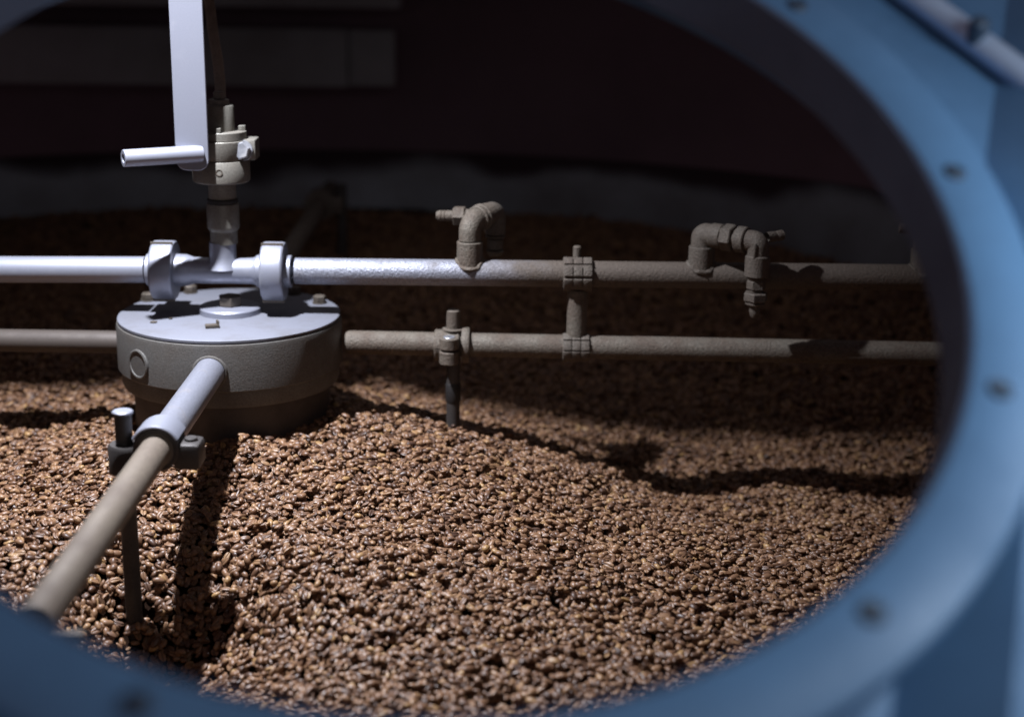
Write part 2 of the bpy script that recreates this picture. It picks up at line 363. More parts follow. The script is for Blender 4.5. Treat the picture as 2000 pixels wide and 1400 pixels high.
# clamps with ploughing rods
def rod_clamp_front():
    o = thing('rod_clamp', (-.006, -.375, -.12), 'split clamp holding a dark rod on the tan front arm, highlight painted along its top', 'clamp', 'rod clamps on the stirrer pipes')
    c = Vector((0, -.375, .089))
    MB().lathe([(.0170, -.017), (.0200, -.017), (.0215, -.0155), (.0215, .0155), (.0200, .017), (.0170, .017)], c, (0, -1, 0), 40, closed=True).build('clamp_band', 'rod', o)
    vs = []; fs = []; K_ = 20
    for y_, r_ in ((-.0185, .0216), (-.0185, .0232), (-.0172, .0245), (.0172, .0245), (.0185, .0232), (.0185, .0216)):
        for k in range(K_ + 1):
            a = R(28) + R(124) * k / K_; vs.append(c + Vector((r_ * math.cos(a), y_, r_ * math.sin(a))))
    for i in range(6):
        for k in range(K_): j = (i + 1) % 6; fs.append([i * (K_ + 1) + k, i * (K_ + 1) + k + 1, j * (K_ + 1) + k + 1, j * (K_ + 1) + k])
    fs += [[i * (K_ + 1) for i in range(6)], [i * (K_ + 1) + K_ for i in range(6)][::-1]]
    MB().add(vs, fs).build('lit_saddle', 'bright', o)  # bright piece paints the top highlight; dark band and ears stand for shade
    MB().box(c + Vector((.0275, .001, -.008)), (.026, .032, .026), bev=.005).build('clamp_ear', 'rod', o)
    s_ = MB().cyl(c + Vector((.0300, 0, .0045)), c + Vector((.0300, 0, .0080)), .0062).build('clamp_screw', 'rod', o)
    MB().lathe([(0, -.024), (.0155, -.024), (.0175, -.022), (.0175, .002), (.0155, .005), (0, .005)], c + Vector((-.031, 0, -.004)), (0, 0, 1), 36).build('rod_boss', 'rod', o)
    MB().box(c + Vector((-.022, 0, -.012)), (.022, .030, .022), bev=.003).build('boss_web', 'rod', o)
    MB().cyl((-.033, -.375, -.16), (-.033, -.375, .1195), .0080, seg=28).build('rod', 'rod', o)
    MB().lathe([(0, .0028), (.0085, .0028), (.0098, .0018), (.0098, 0), (0, 0)], (-.033, -.375, .1196), seg=28).build('rod_cap', 'bright', o)
rod_clamp_front()

def rod_clamp_side():
    X = .262; Z = .0886
    o = thing('rod_clamp', (X, 0, -.02), 'split clamp with thumb stub and dark sleeved rod on the lower right pipe', 'clamp', 'rod clamps on the stirrer pipes')
    c = Vector((X - .006, 0, Z))
    def half(sign, z0, z1, nm):
        mb = MB(); seg = 28; vs = []; fs = []
        # half ring round the pipe, from width profile along x
        xs = (-.0165, -.0150, .0115, .0130); rs = (.0172, .0186, .0186, .0172)
        a0, a1 = (.04, PI - .04) if sign > 0 else (PI + .04, 2 * PI - .04)
        ri = .0141
        for x, r in list(zip(xs, rs)) + [(xs[3], ri), (xs[0], ri)]:
            for k in range(seg + 1):
                a = a0 + (a1 - a0) * k / seg
                vs.append(c + Vector((x, r * math.cos(a), r * math.sin(a))))
        n = seg + 1
        for i in range(6):
            j = (i + 1) % 6
            for k in range(seg): fs.append([i * n + k, i * n + k + 1, j * n + k + 1, j * n + k])
        fs.append([i * n for i in range(6)]); fs.append([i * n + seg for i in range(6)][::-1])
        mb.add(vs, fs)
        # ear toward the front
        e = c + Vector((.0015, -.021, 0))
        mb.lathe([(0, z0), (.0105, z0), (.0115, z0 + .001), (.0115, z1 - .001), (.0105, z1), (0, z1)], e, (0, 0, 1), 32)
        mb.box(e + Vector((0, .0085, (z0 + z1) / 2)), (.0225, .014, z1 - z0 - .001), bev=.001)
        return mb.build(nm, 'dusty', o)
    half(1, .0012, .0150, 'upper_jaw'); half(-1, -.0165, -.0012, 'lower_jaw')
    MB().lathe([(.0030, .0004), (.0064, .0008), (.0070, 0), (0, -.0002)], c + Vector((.0015, -.021, .0152)), seg=24).build('clamp_screw', 'zinc', o)
    MB().lathe([(.0141, -.005), (.0205, -.0045), (.0212, -.0035), (.0212, .0035), (.0205, .0045), (.0141, .005)], Vector((X + .0140, 0, Z)), (1, 0, 0), 40, closed=True).build('side_collar', 'dusty', o)
    xr = X - .0005
    MB().lathe([(0, 0), (.0125, 0), (.0130, .0008), (.0130, .0020), (.0120, .0026), (0, .0026)], (xr, .002, Z + .0178), seg=32).build('washer', 'dusty', o)
    MB().cyl((xr, .002, Z + .019), (xr, .002, Z + .0425), .0082, .0012, 32).build('thumb_stub', 'dusty', o)
    MB().cyl((xr, -.004, -.14), (xr, -.004, Z - .014), .0080, seg=28).build('rod', 'rod', o)
    MB().lathe([(.0081, 0), (.0090, .002), (.0088, .012), (.0091, .022), (.0081, .024)], (xr, -.004, .020), seg=28).build('rod_sleeve', 'black', o)
rod_clamp_side()
def rod_clamp_rear():
    o = thing('rod_clamp', (-.012, .93, .02), 'dark dusty clamp and rod on the rear arm, deep in the hood shade', 'clamp', 'rod clamps on the stirrer pipes')
    MB().lathe([(.0152, -.02), (.027, -.02), (.027, .02), (.0152, .02)], (-.012, .95, .089), (0, 1, 0), 32, closed=True).build('clamp_band', 'dustier', o)
    MB().cyl((.026, .95, -.10), (.026, .95, .125), .009, seg=24).build('rod', 'rod', o)
    MB().box((.014, .95, .089), (.03, .036, .03), bev=.004).build('clamp_ear', 'dustier', o)
rod_clamp_rear()

# ------------------------------------------------------------------ lower pipe and link
lp = thing('lower_pipe', (.135, 0, .075), 'dusty lower pipe with a rounded closed end beside the hub', 'pipe')
MB().lathe([(0, 0), (.0090, 0), (.0120, .0012), (.0136, .0045), (.0140, .008), (.0140, 1.10), (0, 1.10)], (.134, 0, .0905), (1, 0, -.0075), 44).build('tube', 'dusty', lp)
UPZ = .1755
link = thing('pipe_link', (.406, 0, .075), 'short upright tube with banded clamp blocks joining upper and lower pipes', 'link')
XL = .4055
MB().cyl((XL + .0005, 0, .0985), (XL + .0005, 0, .158), .0118, seg=36).build('tube', 'dusty', link)
def band_block(z, r, hw, nm):
    b = MB().lathe([(r * .8, -hw), (r - .0012, -hw), (r, -hw + .0012), (r, hw - .0012), (r - .0012, hw), (r * .8, hw)], (XL, 0, z), (1, 0, 0), 12, closed=True, hint=(0, .97, .26)).build(nm, 'dustier', link, 20)
    # grooves and raised plates on the face towards the front and top
    for (a, wd) in ((R(62), .0066), (R(22), .0066), (R(-18), .0060)):
        for i in (-1, 0, 1):
            dirv = Vector((0, -math.cos(a), math.sin(a))); tv = Vector((0, math.sin(a), math.cos(a)))
            MB().box(Vector((XL + i * (hw * .66), 0, z)) + dirv * (r * .985), (hw * .60, wd * 1.7, .0032), ((1, 0, 0), tv, dirv), .0007).build('band_plate', 'dustier', b)
    return b
band_block(UPZ, .0200, .0168, 'upper_block')
band_block(.0876, .0168, .0158, 'lower_block')
st = MB().cyl((XL - .001, 0, UPZ + .019), (XL - .001, 0, UPZ + .0335), .0043, seg=20)
for i in range(7): st.lathe([(.0043, -.0007), (.0049, 0), (.0043, .0007)], (XL - .001, 0, UPZ + .0215 + i * .0017), seg=20)
st.build('threaded_stud', 'dusty', link)

# ------------------------------------------------------------------ upper spray pipe with tee and clamp couplings
sp = thing('spray_pipe', (-.006, 0, .158), 'long horizontal spray pipe with bright tee and two clamp couplings above hub', 'pipe')
XT = -.0055; ZT = .1748; PR = .0153
MB().lathe([(0, 0), (PR, 0), (PR, 1.12), (0, 1.12)], (-.096, 0, ZT), (-1, 0, -.011), 48).build('pipe', 'pipeL', sp)
MB().lathe([(0, 0), (PR, 0), (PR, 1.05), (0, 1.05)], (.078, 0, ZT + .0006), (1, 0, .0016), 48).build('pipe', 'pipeR', sp)
tee = MB().lathe([(0, -.088), (.0185, -.088), (.0185, -.094)][0:1] + [(.0182, -.056), (.0185, -.054), (.0185, -.043), (.0165, -.037), (.0154, -.034), (.0152, 0), (.0154, .034), (.0165, .037), (.0185, .043), (.0185, .054), (.0182, .056), (0, .088)], (XT, 0, ZT), (1, 0, 0), 48)
to = tee.build('tee', 'bright', sp, 40)
# the branch, flared into the run
MB().lathe([(.0205, .0035), (.0180, .0085), (.0162, .0135), (.0155, .0180), (.0153, .034), (0, .034)], (XT, 0, ZT), seg=48).build('tee_branch', 'bright', sp)
def coupling(x, name='coupling'):
    prof = [(.0160, -.0128), (.0325, -.0128), (.0338, -.0116), (.0342, -.010), (.0342, .010), (.0338, .0116), (.0325, .0128), (.0160, .0128)]
    o = MB().lathe(prof, (x, 0, ZT), (1, 0, 0), 64, closed=True).build(name, 'bright', sp)
    MB().lathe([(.0150, -.0205), (.0180, -.0205), (.0188, -.0197), (.0188, -.012), (.0150, -.012)], (x, 0, ZT), (1, 0, 0), 44, closed=True).build('ferrule', 'bright', o)
    MB().lathe([(.0150, .0205), (.0180, .0205), (.0188, .0197), (.0188, .012), (.0150, .012)], (x, 0, ZT), (1, 0, 0), 44, closed=True).build('ferrule', 'bright', o)
    for sgn in (1, -1):
        MB().box((x, -.0105 * 1, ZT + sgn * .0322), (.0255, .0012, .0060), bev=.0002).build('split_line', 'darkbolt', o)
coupling(-.0735); coupling(.0535)

# ------------------------------------------------------------------ swivel joint above the tee
sw = thing('swivel_joint', (-.003, 0, .208), 'upright rotary swivel joint on the tee, stacked steel housings with bolts', 'swivel')
A = Vector((-.0035, 0, 0))
def ln(prof, name, mat, parent=None, seg=48, off=(0, 0, 0)):
    return MB().lathe(prof, A + Vector(off), seg=seg).build(name, mat, parent or sw)
ln([(0, .2075), (.0155, .2075), (.0155, .2222), (0, .2222)], 'riser', 'swivel')
ln([(0, .2222), (.0158, .2222), (.0182, .2255), (.0184, .2275), (.0184, .2530), (.0178, .2540), (0, .2540)], 'sleeve', 'swivel')
ln([(0, .2540), (.0172, .2542), (.0178, .2560), (.0172, .2590), (.0150, .2596), (0, .2596)], 'seal_ring', 'black')
ln([(0, .2596), (.0158, .2596), (.0158, .2815), (0, .2815)], 'neck', 'swivel')
cup = ln([(0, .2790), (.0300, .2790), (.0322, .2805), (.0325, .2820), (.0325, .3035), (.0318, .3045), (0, .3045)], 'lower_housing', 'swivel', seg=64)
MB().lathe([(0, -.001), (.0022, -.001), (.0026, .0006), (.0038, .0008), (.0042, -.002)], A + Vector((.0035, -.0320, .2935)), (.1, -1, 0), 18).build('set_screw', 'darkbolt', cup)
ln([(0, .3055), (.0312, .3055), (.0316, .3062), (.0316, .3262), (.0310, .3270), (0, .3270)], 'clamp_ring', 'swivel', seg=64)
MB().box(A + Vector((.0285, .004, .3165)), (.0260, .030, .0235), bev=.002).build('clamp_lug', 'swivel', sw)
hb = Vector((.0275, -.0115, .3160)) + A; hd = Vector((-.10, -1, .12)).normalized()
kb = MB().lathe([(0, 0), (.0112, 0), (.0118, .0008), (.0112, .0022), (0, .0022)], hb, hd, 32).build('lug_bolt', 'zinc', sw)
MB().hexa(hb + hd * .0022, hb + hd * .0105, .0104, .0016, rot=.3).build('bolt_head', 'zinc', kb)
fl = ln([(0, .3270), (.0285, .3270), (.0298, .3278), (.0298, .3362), (.0290, .3370), (0, .3370)], 'flange', 'swivel', seg=64)
for bx_, by_ in ((.002, -.0245), (.0245, .004), (-.022, .006), (.0, .0245)):
    MB().hexa(A + Vector((bx_, by_, .3371)), A + Vector((bx_, by_, .3425)), .0044, .0006).build('flange_bolt', 'swivel', fl)
ln([(0, .3370), (.0168, .3370), (.0168, .3640), (.0160, .3655), (.0145, .3660), (0, .3660)], 'upper_housing', 'swivel')
ln([(0, .3660), (.0125, .3660), (.0122, .3675), (.0115, .3715), (.0095, .3725), (0, .3725)], 'cap', 'swivel')
MB().hexa(A + Vector((.0008, 0, .3725)), A + Vector((.0008, 0, .3802)), .0072, .0008, rot=.4).build('cap_plug', 'swivel', sw)

hose = thing('supply_hose', (-.004, .02, .365), 'thin tan supply hose curving up behind the flat white bar', 'hose')
hpnts = [Vector((-.006, .022, .362)), Vector((-.006, .026, .385)), Vector((-.009, .034, .41)), Vector((-.015, .044, .44)), Vector((-.021, .055, .48)), Vector((-.024, .06, .54)), Vector((-.024, .06, .617))]
MB().tube(hpnts, .0062, 20).build('hose_tube', 'hose', hose)

# flat torque bar and its pin
bar = thing('torque_bar', (-.0275, -.041, .298), 'tall flat bright bar hanging in front of the swivel joint', 'bar')
def bar_mesh():
    mb = MB(); wv = .0183; th = .0036; cx, cy = -.0270, -.042; zb = .2975; r = .012
    out = [(-wv, .617), (-wv, zb + r)]
    out += [(-wv + r - r * math.cos(a), zb + r - r * math.sin(a)) for a in [i * PI / 2 / 6 for i in range(1, 7)]]
    out += [(wv - r + r * math.sin(a), zb + r - r * math.cos(a)) for a in [i * PI / 2 / 6 for i in range(0, 7)]]
    out += [(wv, .617)]
    n = len(out); e = .0007
    layers = [(-th / 2, 1), (-th / 2 + e, 0), (th / 2 - e, 0), (th / 2, 1)]
    vs = []
    for y, inset in layers:
        for x, z in out:
            k = (1 - e / wv) if inset else 1
            vs.append((cx + x * k, cy + y, z if not inset else z + (e if z < .6 else -e) * (1 if abs(z - zb) < .004 else 0)))
    fs = [[i * n + k, i * n + (k + 1) % n, (i + 1) * n + (k + 1) % n, (i + 1) * n + k] for i in range(3) for k in range(n)]
    fs += [list(range(n))[::-1], list(range(3 * n, 4 * n))]
    return mb.add(vs, fs)
bar_mesh().build('flat_bar', 'bright', bar, 25)
pd = Vector((-.86, -.50, .0)).normalized(); p0 = Vector((-.0225, -.043, .3160)); p1 = p0 + pd * .082
pin = MB().lathe([(.0095, -.006), (.0095, .0815), (.0090, .0820), (.0052, .0820), (.0047, .0815), (.0047, .060), (0, .060)], p0, pd, 36).build('pin_tube', 'bright', bar)
MB().lathe([(.0096, 0), (.0142, 0), (.0148, -.0008), (.0148, -.003), (.0096, -.003)], Vector((-.0255, -.0415, .3140)), (-.05, -1, 0), 40).build('pin_washer', 'bright', bar)

# ------------------------------------------------------------------ spray nozzles
def elbow(mb, c, d_in, d_out, rb, r, n=9, ext=.004):
    """bend from direction d_in (travelling) to d_out, corner at c"""
    d_in, d_out, c = Vector(d_in).normalized(), Vector(d_out).normalized(), Vector(c)
    cen = c - d_in * rb + d_out * rb
    pts = [c - d_in * (rb + ext)] + [cen + rb * (-d_out * math.cos(a) + d_in * math.sin(a)) for a in [PI / 2 * i / n for i in range(n + 1)]] + [c + d_out * (rb + ext)]
    mb.tube(pts, r, 28); return mb
def socket(o, x, z0, z1, mat):
    MB().lathe([(0, z0), (.0150, z0), (.0150, z1 - .0008), (.0143, z1), (.0120, z1), (0, z1 - .001)], (x, 0, 0), seg=40).build('socket', mat, o)
    mb = MB(); rr = random.Random(int(x * 1000)); seg = 40; vs = []; fs = []
    # bead of weld where the socket meets the pipe
    for k in range(seg):
        a = 2 * PI * k / seg; rad = .0152
        for j in range(6):
            b_ = 2 * PI * j / 6; q = .0022 + .0012 * rr.random()
            xx = rad * math.cos(a); yy = rad * math.sin(a); zz = max(math.sqrt(max(PR ** 2 - min(abs(yy), PR * .98) ** 2, 0)), .0075) + UPZ
            vs.append(Vector((x + xx + math.cos(a) * q * math.cos(b_), yy + math.sin(a) * q * math.cos(b_), zz + q * math.sin(b_))))
    for k in range(seg):
        for j in range(6): fs.append([k * 6 + j, k * 6 + (j + 1) % 6, ((k + 1) % seg) * 6 + (j + 1) % 6, ((k + 1) % seg) * 6 + j])
    mb.add(vs, fs).build('weld_bead', mat, o, 60)

n1 = thing('spray_nozzle', (.281, 0, .19), 'elbowed spray nozzle with ringed fitting and side barb above the sleeved rod', 'nozzle')
X1 = .2805; socket(n1, X1, .178, .2128, 'dusty')
dd = Vector((.52, .85, .10)).normalized()
k0 = Vector((X1, 0, .2352))
elbow(MB(), k0, (0, 0, 1), dd, .011, .0128, ext=.010).build('elbow', 'dusty', n1)
for i, (s0, s1, rr_) in enumerate(((.0145, .0200, .0150), (.0215, .0275, .0156), (.0275, .0400, .0135))):
    MB().cyl(k0 + dd * s0, k0 + dd * s1, rr_, .001, 32).build('fitting_ring', 'dusty', n1)
k1 = k0 + dd * .055
elbow(MB(), k1, dd, (0, 0, -1), .010, .0125, ext=.006).build('down_elbow', 'dustier', n1)
for a_, b_, rr_, nm in ((.012, .028, .0122, 'barrel'), (.029, .032, .0118, 'lock_ring'), (.033, .046, .0095, 'neck'), (.047, .054, .0105, 'spray_tip')):
    MB().cyl(k1 + Vector((0, 0, -a_)), k1 + Vector((0, 0, -b_)), rr_, .0012, 28, r2=rr_ * (.8 if nm == 'spray_tip' else 1)).build(nm, 'dusty', n1)
bd = Vector((-1, .12, -.03)).normalized(); kb0 = k0 + dd * .030
MB().hexa(kb0 + bd * .022, kb0 + bd * .036, .0115, .001).build('barb_nut', 'dusty', n1)
MB().cyl(kb0, kb0 + bd * .024, .008).build('barb_base', 'dusty', n1)
MB().lathe([(.0062, 0), (.0062, .006), (.0066, .008), (.0058, .010), (.0066, .012), (.0058, .014), (.0066, .016), (.0052, .021), (.003, .0215), (.0028, .018), (0, .018)], kb0 + bd * .035, bd, 24).build('hose_barb', 'dusty', n1)

n2 = thing('spray_nozzle', (.5495, 0, .19), 'double-elbow spray nozzle hanging in front of the pipe, caked with dust', 'nozzle')
X2 = .5485; socket(n2, X2, .178, .2105, 'dustier')
d2 = Vector((.84, -.54, -.02)).normalized(); q0 = Vector((X2, 0, .2250))
elbow(MB(), q0, (0, 0, 1), d2, .0055, .0128, ext=.010).build('elbow', 'dustier', n2)
MB().cyl(q0 + d2 * .012, q0 + d2 * .026, .0142, .001, 32).build('fitting_ring', 'dustier', n2)
MB().hexa(q0 + d2 * .0262, q0 + d2 * .0395, .0158, .0012, rot=.2).build('union_nut', 'dustier', n2)
MB().cyl(q0 + d2 * .0395, q0 + d2 * .0440, .0105, .0005, 28).build('neck', 'dustier', n2)
MB().cyl(q0 + d2 * .0440, q0 + d2 * .0560, .0152, .0012, 32).build('fitting_ring', 'dustier', n2)
q1 = q0 + d2 * .0700
eb = elbow(MB(), q1, d2, (0, 0, -1), .0060, .0122, ext=.010).build('down_elbow', 'dustier', n2)
MB().box(q1 + Vector((-.0055, -.0118, -.008)), (.0028, .003, .017), bev=.0008).build('rib', 'dustier', eb)
for a_, b_, rr_, nm in ((.0150, .0400, .0140, 'collar'), (.0400, .0440, .0105, 'neck')):
    MB().cyl(q1 + Vector((0, 0, -a_)), q1 + Vector((0, 0, -b_)), rr_, .0014, 32).build(nm, 'dustier', n2)
MB().hexa(q1 + Vector((0, 0, -.0440)), q1 + Vector((0, 0, -.0545)), .0110, .001, rot=.5).build('reducer_nut', 'dustier', n2)
MB().cyl(q1 + Vector((0, 0, -.0545)), q1 + Vector((0, 0, -.0580)), .0080, .0004, 24).build('neck', 'dustier', n2)
MB().hexa(q1 + Vector((0, 0, -.0580)), q1 + Vector((0, 0, -.0685)), .0142, .0014, rot=.25).build('tip_nut', 'dustier', n2)
MB().cyl(q1 + Vector((0, 0, -.0685)), q1 + Vector((0, 0, -.0735)), .0112, .0018, 24).build('tip_seat', 'dustier', n2)
MB().lathe([(.0062, 0), (.0064, .006), (.0052, .012), (.0030, .0145), (0, .0145)], q1 + Vector((0, 0, -.0735)), (0, 0, -1), 24).build('spray_tip', 'dustier', n2)
b2 = q1 + Vector((.010, .006, .004)); bd2 = Vector((.9, .42, .06)).normalized()
MB().lathe([(.0060, 0), (.0060, .010), (.0050, .012), (.0060, .015), (.0060, .021), (0, .021)], b2, bd2, 18).build('hose_barb', 'dustier', n2)

n3 = thing('spray_nozzle', (.806, 0, .19), 'spray nozzle half hidden by the hatch collar, in deep shade', 'nozzle')
X3 = .806; socket(n3, X3, .178, .2105, 'dustier')
q0 = Vector((X3, 0, .2270)); d3 = Vector((.45, .88, 0)).normalized()
elbow(MB(), q0, (0, 0, 1), d3, .010, .0130, ext=.008).build('elbow', 'dustier', n3)
MB().hexa(q0 + d3 * .018, q0 + d3 * .034, .0155, .001).build('union_nut', 'dustier', n3)
MB().lathe([(.0066, 0), (.0066, .012), (.0056, .014), (.0066, .018), (.0060, .028), (0, .028)], q0 + d3 * .024 + Vector((-.008, 0, .002)), (-1, .1, .05), 18).build('hose_barb', 'dustier', n3)

# ------------------------------------------------------------------ bean bed
ctrl = np.array([
 (0, -.13, .003), (.10, -.09, .003), (.125, .0, .004), (.158, .03, -.004), (.257, .036, -.022), (.383, .049, -.061), (.460, .06, -.094), (.26, 0, -.014), (.40, 0, -.056),
 (.558, .068, -.122), (.652, .061, -.099), (.716, .062, -.104), (.814, .067, -.118), (1.0, .06, -.11), (-.262, .04, -.032), (-.180, .037, -.025), (-.125, -.03, -.010),
 (-.5, 0, -.04), (-.8, .1, -.04), (.2, .25, -.048), (.5, .30, -.090), (.8, .35, -.090), (0, .35, -.03), (-.35, .3, -.03), (0, .7, -.02), (.5, .8, -.03), (-.5, .8, -.01),
 (0, 1.25, .025), (.6, 1.1, .015), (-.6, 1.1, .02), (1.15, .5, -.02), (-1.15, .4, -.02), (1.2, -.3, -.05),
 (.20, -.15, -.012), (.33, -.25, -.038), (.33, -.48, -.055), (.33, -.70, -.075), (.70, -.25, -.080), (.60, -.55, -.075), (.9, -.5, -.07), (.15, -.28, -.025), (.20, -.50, -.060), (.5, -.15, -.075),
 (-.10, -.25, -.022), (-.10, -.38, -.045), (-.25, -.25, -.035), (-.25, -.45, -.055), (-.5, -.4, -.06), (-.4, -.7, -.08), (.0, -.25, -.022), (.0, -.34, -.060),
 (.03, -.44, -.132), (-.03, -.40, -.118), (.06, -.50, -.115), (.02, -.58, -.095), (.11, -.40, -.050), (-.09, -.52, -.070), (0, -.75, -.085), (.3, -.95, -.08), (-.4, -.95, -.08), (.9, -.8, -.07)])
def kern(d): return np.sqrt(d * d + .05 ** 2)
P2 = ctrl[:, :2]; K = kern(np.linalg.norm(P2[:, None] - P2[None], axis=2))
Aug = np.zeros((len(P2) + 3,) * 2); Aug[:-3, :-3] = K; Aug[:-3, -3] = 1; Aug[:-3, -2:] = P2; Aug[-3, :-3] = 1; Aug[-2:, :-3] = P2.T
W = np.linalg.solve(Aug, np.r_[ctrl[:, 2], 0, 0, 0])
def bed(x, y):
    q = np.stack([np.ravel(x), np.ravel(y)], 1); out = np.empty(len(q))
    for i in range(0, len(q), 20000):
        c_ = q[i:i + 20000]; out[i:i + 20000] = kern(np.linalg.norm(c_[:, None] - P2[None], axis=2)) @ W[:-3] + W[-3] + c_ @ W[-2:]
    return out.reshape(np.shape(x))
def lumps(x, y):
    return .0028 * np.sin(x * 31 + 1.3 * np.sin(y * 23)) * np.sin(y * 37 + 1.1 * np.sin(x * 19)) + .0022 * np.sin(x * 71 + y * 43) * np.sin(y * 67 - x * 29)

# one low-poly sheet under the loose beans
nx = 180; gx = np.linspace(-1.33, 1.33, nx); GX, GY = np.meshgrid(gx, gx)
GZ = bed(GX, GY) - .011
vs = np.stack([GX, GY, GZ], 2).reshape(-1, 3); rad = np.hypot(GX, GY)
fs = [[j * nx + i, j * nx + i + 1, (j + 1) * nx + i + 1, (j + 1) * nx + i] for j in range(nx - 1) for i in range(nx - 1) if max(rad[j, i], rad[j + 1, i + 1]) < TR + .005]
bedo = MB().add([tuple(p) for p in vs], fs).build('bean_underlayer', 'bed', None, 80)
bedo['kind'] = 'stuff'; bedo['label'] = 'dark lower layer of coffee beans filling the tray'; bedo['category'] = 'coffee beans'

# bean shapes: domed back, flat face with an s-shaped crease
def bean_mesh(name, a, b, c, flat, bend, groove, seed):
    r_ = random.Random(seed); nr = 14; angs = []
    for k in range(22):      # angle round the long axis; -pi/2 is the crease, sampled finer there
        q = -PI + 2 * PI * k / 22; angs.append(q - .42 * math.sin(q) if True else q)
    vs = []; fs = []; gr = []
    ph = [r_.uniform(0, 6.28) for _ in range(4)]
    for i in range(nr + 1):
        th = PI * i / nr; xx = -math.cos(th); rr = math.sin(th) ** .85 if 0 < i < nr else 0
        if i in (0, nr): vs.append(Vector((xx * a, 0, 0))); gr.append(0); continue
        for q in angs:
            ang = q - PI / 2
            yy = math.cos(ang) * rr; zz = math.sin(ang) * rr
            y = yy * b; z = zz * c if zz > 0 else zz * c * flat
            g = 0
            if zz < 0:
                y_s = y - groove * .6 * math.sin(xx * 2.6)
                g = math.exp(-(y_s / (.13 * b)) ** 2) * min(1, rr * 1.5)
                z += groove * 1.6 * g
            wob = 1 + .022 * math.sin(3 * xx * 2 + ph[0]) + .03 * math.sin(2 * ang + ph[1] + xx * 2)
            vs.append(Vector((xx * a, y * wob + bend * xx * xx * b, z * wob + .25 * bend * xx * b))); gr.append(g)
    n = len(angs)
    fs += [[0, 1 + (k + 1) % n, 1 + k] for k in range(n)]
    for i in range(nr - 2):
        o = 1 + i * n
        fs += [[o + k, o + (k + 1) % n, o + n + (k + 1) % n, o + n + k] for k in range(n)]
    o = 1 + (nr - 2) * n; last = len(vs) - 1
    fs += [[o + k, o + (k + 1) % n, last] for k in range(n)]
    me = bpy.data.meshes.new(name); me.from_pydata(vs, [], fs)
    at = me.attributes.new('groove', 'FLOAT', 'POINT'); at.data.foreach_set('value', gr)
    bm = bmesh.new(); bm.from_mesh(me); bmesh.ops.recalc_face_normals(bm, faces=bm.faces); bm.to_mesh(me); bm.free()
    me.shade_smooth(); me.materials.append(M['bean']); return me
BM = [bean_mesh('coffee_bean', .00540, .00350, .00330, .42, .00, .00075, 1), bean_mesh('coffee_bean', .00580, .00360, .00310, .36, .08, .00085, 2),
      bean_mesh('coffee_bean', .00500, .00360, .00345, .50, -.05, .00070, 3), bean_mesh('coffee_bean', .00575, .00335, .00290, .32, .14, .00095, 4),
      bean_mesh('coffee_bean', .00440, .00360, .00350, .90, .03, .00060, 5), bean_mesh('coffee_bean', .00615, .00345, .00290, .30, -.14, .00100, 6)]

# drop the beans one by one onto a height map
RES = .00125; X0, X1_, Y0, Y1 = -1.02, 1.22, -.98, 1.26
hx = np.arange(X0, X1_, RES); hy = np.arange(Y0, Y1, RES)
cxs = np.linspace(X0, X1_, 140); cys = np.linspace(Y0, Y1, 140)
CX, CY = np.meshgrid(cxs, cys); CZ = bed(CX, CY) + lumps(CX, CY)
fx = (hx - X0) / (cxs[1] - cxs[0]); ix = np.clip(fx.astype(int), 0, 138); tx = fx - ix
fy = (hy - Y0) / (cys[1] - cys[0]); iy = np.clip(fy.astype(int), 0, 138); ty = fy - iy
H = ((CZ[iy][:, ix] * (1 - tx) + CZ[iy][:, ix + 1] * tx).T * (1 - ty) + (CZ[iy + 1][:, ix] * (1 - tx) + CZ[iy + 1][:, ix + 1] * tx).T * ty).T - .006
foot = []
for k in range(16):
    a = PI * k / 16; rr = 5
    gx_, gy_ = np.meshgrid(np.arange(-rr, rr + 1) * RES, np.arange(-rr, rr + 1) * RES)
    u_ = gx_ * math.cos(a) + gy_ * math.sin(a); v_ = -gx_ * math.sin(a) + gy_ * math.cos(a)
    q = (u_ / .0044) ** 2 + (v_ / .0030) ** 2
    my, mx_ = np.nonzero(q < 1); foot.append((my - rr, mx_ - rr, np.sqrt(1 - q[my, mx_])))
cand = []
def region(n, test):
    xs = rng.uniform(X0 + .01, X1_ - .01, n); ys = rng.uniform(Y0 + .01, Y1 - .01, n); k = test(xs, ys); return np.stack([xs[k], ys[k]], 1)
area = (X1_ - X0) * (Y1 - Y0)
def in_tray(x, y): return (np.hypot(x, y) < TR - .012) & (np.hypot(x, y) > .106)
def in_sight(x, y):     # the wedge the hatch can show, with a margin
    dy = y + 1.745; return (x > .3307 - .44 * dy - .05) & (x < .3307 + .40 * dy + .08)
A_ = region(int(area * 60000), lambda x, y: in_tray(x, y) & in_sight(x, y) & (y < .42) & (y > -.86))
B_ = region(int(area * 32000), lambda x, y: in_tray(x, y) & in_sight(x, y) & (y >= .42))
cand = np.concatenate([A_, B_]); rng.shuffle(cand)
n = len(cand); yaw = rng.uniform(0, 2 * PI, n); scl = rng.normal(.84, .095, n).clip(.56, 1.12); scl[rng.random(n) < .05] *= .66
kind = rng.choice(6, n, p=[.22, .20, .17, .16, .10, .15]); pose = rng.random(n)
pos = np.empty((n, 3))
ci = ((cand[:, 0] - X0) / RES).astype(int); cj = ((cand[:, 1] - Y0) / RES).astype(int); yb = ((yaw % PI) / PI * 16).astype(int) % 16
for i in range(n):
    fy_, fx_, sh = foot[yb[i]]
    jj = cj[i] + fy_; ii = ci[i] + fx_
    h = H[jj, ii]; z = .62 * h.mean() + .38 * h.max()
    pos[i] = (cand[i, 0], cand[i, 1], z + .0012)
    H[jj, ii] = np.maximum(h, z + .0031 * sh)
